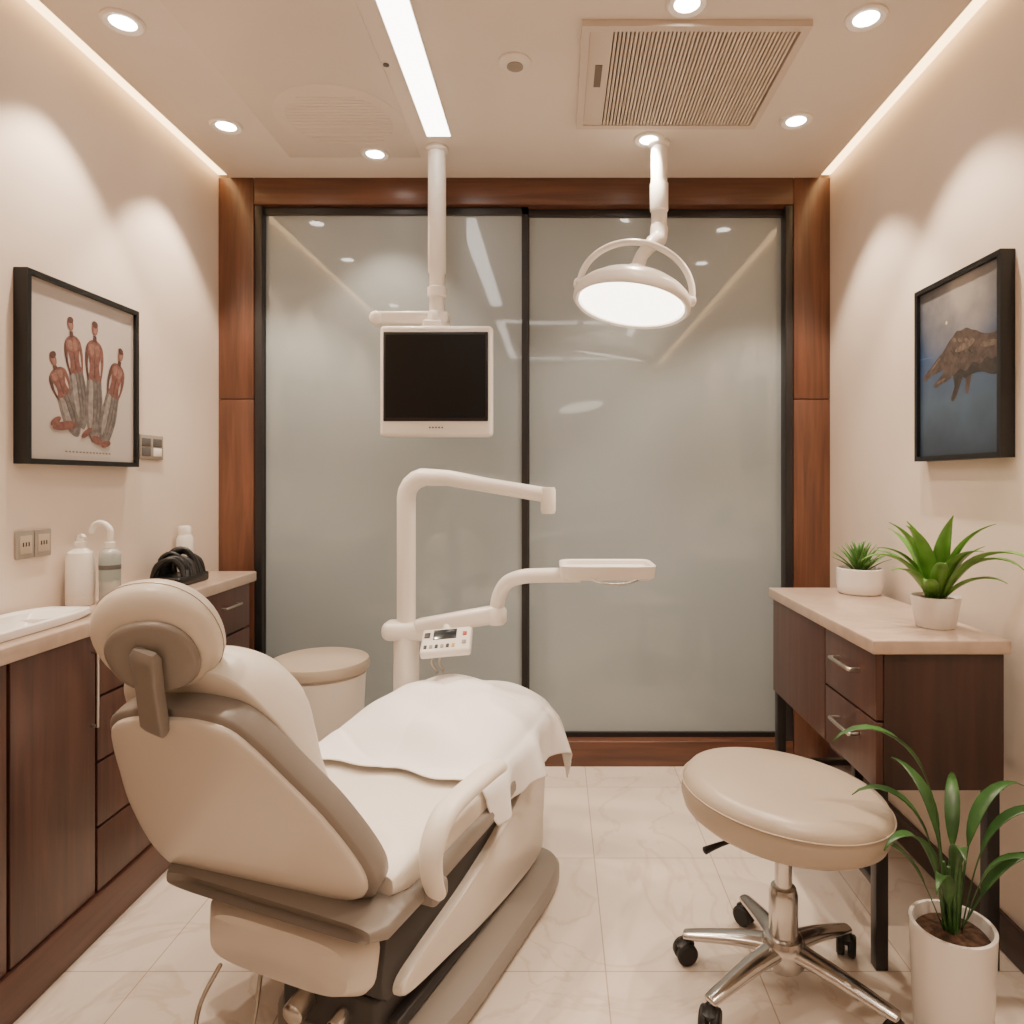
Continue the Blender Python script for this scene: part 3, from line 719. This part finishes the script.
loft('instrument_tray', [rrt(.57, .85, -.31, -.13, .945), rrt(.56, .86, -.32, -.12, .952), rrt(.555, .865, -.325, -.115, .99), rrt(.56, .86, -.32, -.12, .992), rrt(.568, .852, -.312, -.128, .988), rrt(.572, .848, -.308, -.132, .975)], M_white, e)
tube('tray_handle', [(.66, -.325, .950), (.70, -.34, .940), (.76, -.34, .940), (.80, -.325, .950)], .004, M_chrome, e, 8, smooth=4)
pm = Matrix.Translation((.17, -.14, .706)) @ Matrix.Rotation(radians(-5), 4, 'Y') @ Matrix.Rotation(radians(-60), 4, 'X')
def pp(name, lo, hi, m, bev=0):
    o = box(name, lo, hi, m, e, bev); o.matrix_local = pm; return o
pp('control_panel', (-.086, -.02, -.06), (.086, .012, .058), M_whitep, .010)
pp('panel_display', (-.045, -.0225, .000), (.035, -.0195, .045), M_disp, .001)
pp('panel_button', (-.076, -.0235, .010), (-.056, -.0195, .034), M_mech, .002)
for i in range(6):
    pp('panel_button', (-.073+i*.019, -.0235, -.042), (-.062+i*.019, -.0195, -.026), (M_mech, M_sock, M_mech, M_sock, M_mech, M_amb)[i], .002)
pp('panel_button', (.056, -.0235, .01), (.070, -.0195, .028), M_red, .003)
pp('panel_button', (.056, -.0235, -.03), (.070, -.0195, -.014), M_sock, .003)
tube('panel_bracket', [(.15, -.02, .76), (.16, -.07, .75), (.17, -.125, .71)], .014, M_white, e, 12, smooth=4)
for i in range(2):
    x = .12+i*.026
    tube('instrument_hose', [(x, -.10, .67), (x-.01, -.10, .63), (x+.005, -.09, .60), (x, -.06, .585)], .0045, M_steel, e, 8, smooth=5)

# ------------------------------------------------------------------ dental chair
CH = (-.43, 1.92, 0); CR = radians(-22)
e = thing('dental_chair', CH, 'ivory leather reclining dental chair with grey-taupe trim on low base', 'dental chair', CR)
def ztop(y): 
    t = (y+.42)/.9
    return .465+.035*t+.06*max(0, t-.35)**1.3
def rloop(cx, cy, a, b, z, k=5): return [Vector((cx+u, cy+v, z)) for u, v in sup(a, b, k, 56)]
loft('base_plate', [rloop(.12, 0, .222, .43, .012), rloop(.12, 0, .230, .44, .02), rloop(.12, 0, .230, .44, .050), rloop(.12, 0, .222, .43, .064), rloop(.12, .0, .19, .40, .068)], M_taupe, e)
loft('base_foot', [rloop(.12, 0, .20, .40, .0005), rloop(.12, 0, .205, .405, .012)], M_rub, e)
def side_extrude(name, prof, x0, x1, m, bev=.012):
    n = len(prof); cy = sum(p[0] for p in prof)/n; cz = sum(p[1] for p in prof)/n
    def lp(x, sh):
        out = []
        for y, z in prof:
            dy, dz = y-cy, z-cz; L = math.hypot(dy, dz); f = (L-sh)/L
            out.append(Vector((x, cy+dy*f, cz+dz*f)))
        return out
    return loft(name, [lp(x0, bev), lp(x0+bev*.3, bev*.4), lp(x0+bev, 0), lp(x1-bev, 0), lp(x1-bev*.3, bev*.4), lp(x1, bev)], m, e, True, 30)
def cc2(cl, k=4): return [(p.x, p.y) for p in catmull([Vector((a, b, 0)) for a, b in cl], k, True)]
side_extrude('lift_cover', cc2([(-.36, .150), (-.40, .165), (-.39, .195), (-.30, .215), (-.1, .25), (.1, .305), (.26, .385), (.33, .41), (.375, .39), (.385, .33), (.37, .2), (.35, .10), (.15, .085), (-.05, .10), (-.2, .125)]), -.02, .275, M_shell)
side_extrude('side_recess', cc2([(-.42, .16), (-.43, .27), (-.38, .33), (-.1, .37), (.15, .40), (.34, .45), (.37, .42), (.34, .36), (.1, .27), (-.2, .2)]), -.02, .250, M_mech, .008)
box('mechanism_block', (-.02, -.44, .068), (.235, .10, .17), M_mech, e, .012)
box('side_rail', (.225, -.40, .075), (.262, .05, .105), M_mech, e, .006)
tube('mechanism_cylinder', [(.05, -.48, .12), (.05, -.34, .15)], .026, M_steel, e)
tube('mechanism_cylinder', [(.15, -.47, .11), (.15, -.34, .14)], .02, M_chrome, e)
def yloft(name, secs, m, k=5, cx=0):
    L = []
    for y, zc, hw, hh in secs:
        L.append([Vector((cx+u, y, zc+v)) for u, v in sup(hw, hh, k, 44)])
    return loft(name, L, m, e, True, 50)
yloft('under_tub', [(-.475, .240, .10, .03), (-.49, .245, .19, .055), (-.46, .25, .225, .075), (-.32, .255, .235, .085), (-.05, .27, .22, .085), (.0, .28, .18, .06)], M_shell, 4, .01)
yloft('seat_pan', [(-.50, .362, .22, .008), (-.52, .364, .28, .018), (-.49, .366, .306, .025), (-.30, .378, .310, .032), (0, .392, .305, .034), (.25, .42, .285, .032), (.38, .46, .25, .025), (.40, .465, .2, .012)], M_taupe, 5)
secs = []
N = 22
for i in range(N+1):
    t = i/N; y = -.43+.90*t
    f = min(1, math.sqrt(max(0, 1-((abs(t-.5)*2)**9))))
    f = max(f, .25)
    hh = .052*(.35+.65*f); hw = .292*(.90+.10*f)-.03*max(0, t-.6)
    secs.append((y, ztop(y)-.052, hw, hh))
yloft('seat_cushion', secs, M_cream, 5)
# backrest
B = Vector((-.03, -.435, .372)); T = Vector((-.075, -.665, .82)); UX = Vector((.995, 0, .10)).normalized()
A = (T-B); A.normalize()
Nn = UX.cross(A); Nn = -Nn if Nn.y < 0 else Nn; Nn.normalize(); UX = A.cross(Nn); UX = -UX if UX.x < 0 else UX
def bfn(off=0.0, p=None):
    return lambda u, v, d: B+UX*u+A*v+Nn*(d+off)
half = [(.0, -.01), (.18, -.008), (.270, .012), (.308, .065), (.312, .14), (.285, .26), (.242, .36), (.205, .44), (.165, .495), (.09, .518), (0, .522)]
ctrl = [Vector((a, b, 0)) for a, b in half]+[Vector((-a, b, 0)) for a, b in half[-2:0:-1]]
ol = [(p.x, p.y) for p in catmull(ctrl, 4, True)]
def sc(o, s, c=(0, .26)): return [(c[0]+(u-c[0])*s, c[1]+(v-c[1])*s) for u, v in o]
pillow('backrest_rim', ol, bfn(.004), .030, .032, M_taupe, e, 9, 20, (0, .25))
pillow('backrest_shell', sc(ol, .945, (0, .25)), bfn(-.02), .02, lambda u, v: .022, M_shell, e, 6, 22, (0, .25))
cush = [(.0, .02), (.16, .02), (.235, .05), (.262, .13), (.250, .24), (.225, .36), (.195, .47), (.155, .54), (.085, .57), (0, .575)]
ctrl = [Vector((a, b, 0)) for a, b in cush]+[Vector((-a, b, 0)) for a, b in cush[-2:0:-1]]
olc = [(p.x, p.y) for p in catmull(ctrl, 4, True)]
def cd(u, v):
    t = max(0, min(1, (v-.24)/.2)); t = t*t*(3-2*t)
    return .016+.125*t
pillow('backrest_cushion', olc, bfn(.034), cd, .01, M_cream, e, 3.4, 22, (0, .30))
# headrest
hcn = Vector((-.058, -.72, .962))
hn = Vector((-.36, .82, .40)).normalized(); hu = Vector((1, 0, .0)); hu = (hu-hn*hu.dot(hn)).normalized(); ha = hu.cross(hn); ha = -ha if ha.z < 0 else ha
hfn = lambda o: (lambda u, v, d: hcn+hu*u+ha*v+hn*(d+o))
ho = [(u, v) for u, v in sup(.117, .116, 2.15, 48)]
pillow('headrest_cushion', ho, hfn(.02), .042, .042, M_headl, e, 3.2, 16)
ho3 = [(u, v) for u, v in sup(.1185, .1175, 2.15, 48)]
pillow('headrest_piping', ho3, hfn(.02), .004, .004, M_taupel, e, 2, 8)
ho2 = [(u+.003, v-.018) for u, v in sup(.084, .078, 2.3, 40)]
pillow('headrest_shell', ho2, hfn(-.022), .01, .014, M_taupe, e, 4, 12)
Pa = hcn-hn*.046+ha*.012+hu*.012; Pb = T-A*.020-Nn*.046-UX*.012; dr_ = (Pb-Pa).normalized()
bn = UX.cross(dr_).normalized(); bn = -bn if bn.y > 0 else bn
bu = dr_.cross(bn).normalized()
L2 = []
for i in range(15):
    t = i/14; wv = .028*(1 if 0 < i < 14 else .8)*(1-.08*math.sin(pi*t)); th = .012*(1 if 0 < i < 14 else .5)
    L2.append([Pa*(1-t)+Pb*t+bu*u+bn*v for u, v in sup(wv, th, 7, 32)])
loft('headrest_bracket', L2, M_taupe, e, True, 40)
for s in (1, -1):
    x = .335*s
    tube('armrest', [(x-.01*s, -.35, .37), (x, -.382, .42), (x, -.385, .48), (x, -.345, .528), (x, -.27, .543), (x+.005*s, -.14, .549), (x+.005*s, -.08, .541)], [.016, .018, .020, .021, .020, .020, .017], M_cream, e, 24, smooth=7, up=(1, 0, 0), flat=1.4)
    box('armrest_mount', (min(.24*s, x+.0*s), -.37, .345), (max(.24*s, x+.0*s), -.31, .39), M_taupe, e, .012)
tube('foot_control_loop', [(-.16, -.48, .17), (-.20, -.50, .08), (-.17, -.53, .03), (-.08, -.53, .03), (-.05, -.50, .06), (-.06, -.46, .17)], .005, M_steel, e, 10, smooth=6)
# sheet draped over the leg part
def sheet():
    nu, nv = 140, 120; V = []; F = []
    for j in range(nv+1):
        v = j/nv
        for i in range(nu+1):
            u = -1+2*i/nu
            L = (.415 if u > 0 else .39)
            a = u*L
            y0 = -.115+.012*sin(u*5+.6)+.008*sin(u*13)+.10*max(0, (u-.4)/.6)**1.3; y1 = .55
            y = y0+(y1-y0)*v
            w = .248-.035*max(0, v-.4); r = .055
            s = 1 if a >= 0 else -1; aa = abs(a)
            if aa < w: x = aa; dz = 0
            elif aa < w+r*pi/2: q = (aa-w)/r; x = w+r*sin(q); dz = r*(1-cos(q))
            else: q = aa-w-r*pi/2; x = w+r+.03*q; dz = r+q*.99
            yl = .41; 
            if y > yl:
                q = (y-yl)/.05
                if q < pi/2: yy = yl+.05*sin(q); dz2 = .05*(1-cos(q))
                else: yy = yl+.05+.01*(q-pi/2); dz2 = .05+.05*(q-pi/2)
            else: yy = y; dz2 = 0
            z = ztop(min(yy, .47))+.012
            top = max(0, 1-(aa/(w+.035))**2.6)
            near = min(1, max(0, (yy-y0)/.14)); near = near*near*(3-2*near)
            z += .082*top*near*math.exp(-((yy-.20)/.24)**2)
            q1 = 5*a+8*yy+1.5*sin(6*a+2)+.6*sin(14*yy); q2 = 10*a-7*yy+1.2*sin(9*yy)+.5*sin(15*a)
            cr = .022*(abs(sin(q1))**.45-.6)+.016*(abs(sin(q2))**.5-.6)+.004*sin(40*yy+18*a)
            z += top*cr*(.2+.8*near)+.008*top
            fold = max(0, dz-.015)*min(1, .25+max(0, yy)*5)
            x += fold*.24*(sin(yy*30+1.2*s+.4*sin(yy*11)))+fold*.10*sin(yy*59)
            dz *= 1+.07*sin(yy*19+.8)
            V.append((x*s, yy, z-max(dz, 0)-dz2))
    for j in range(nv):
        for i in range(nu):
            b = j*(nu+1)+i; F.append((b, b+1, b+nu+2, b+nu+1))
    o = mesh_obj('sheet', V, F, M_towel, None, 80)
    o.location = CH; o.rotation_euler = (0, 0, CR)
    md = o.modifiers.new('thick', 'SOLIDIFY'); md.thickness = .003; md.offset = 1
    tag(o, 'white cloth sheet draped over the leg part of the dental chair', 'cloth')
sheet()

# ------------------------------------------------------------------ world
w = bpy.data.worlds.new('world'); bpy.context.scene.world = w; w.use_nodes = True
w.node_tree.nodes['Background'].inputs[0].default_value = (.5, .42, .36, 1)
w.node_tree.nodes['Background'].inputs[1].default_value = .3
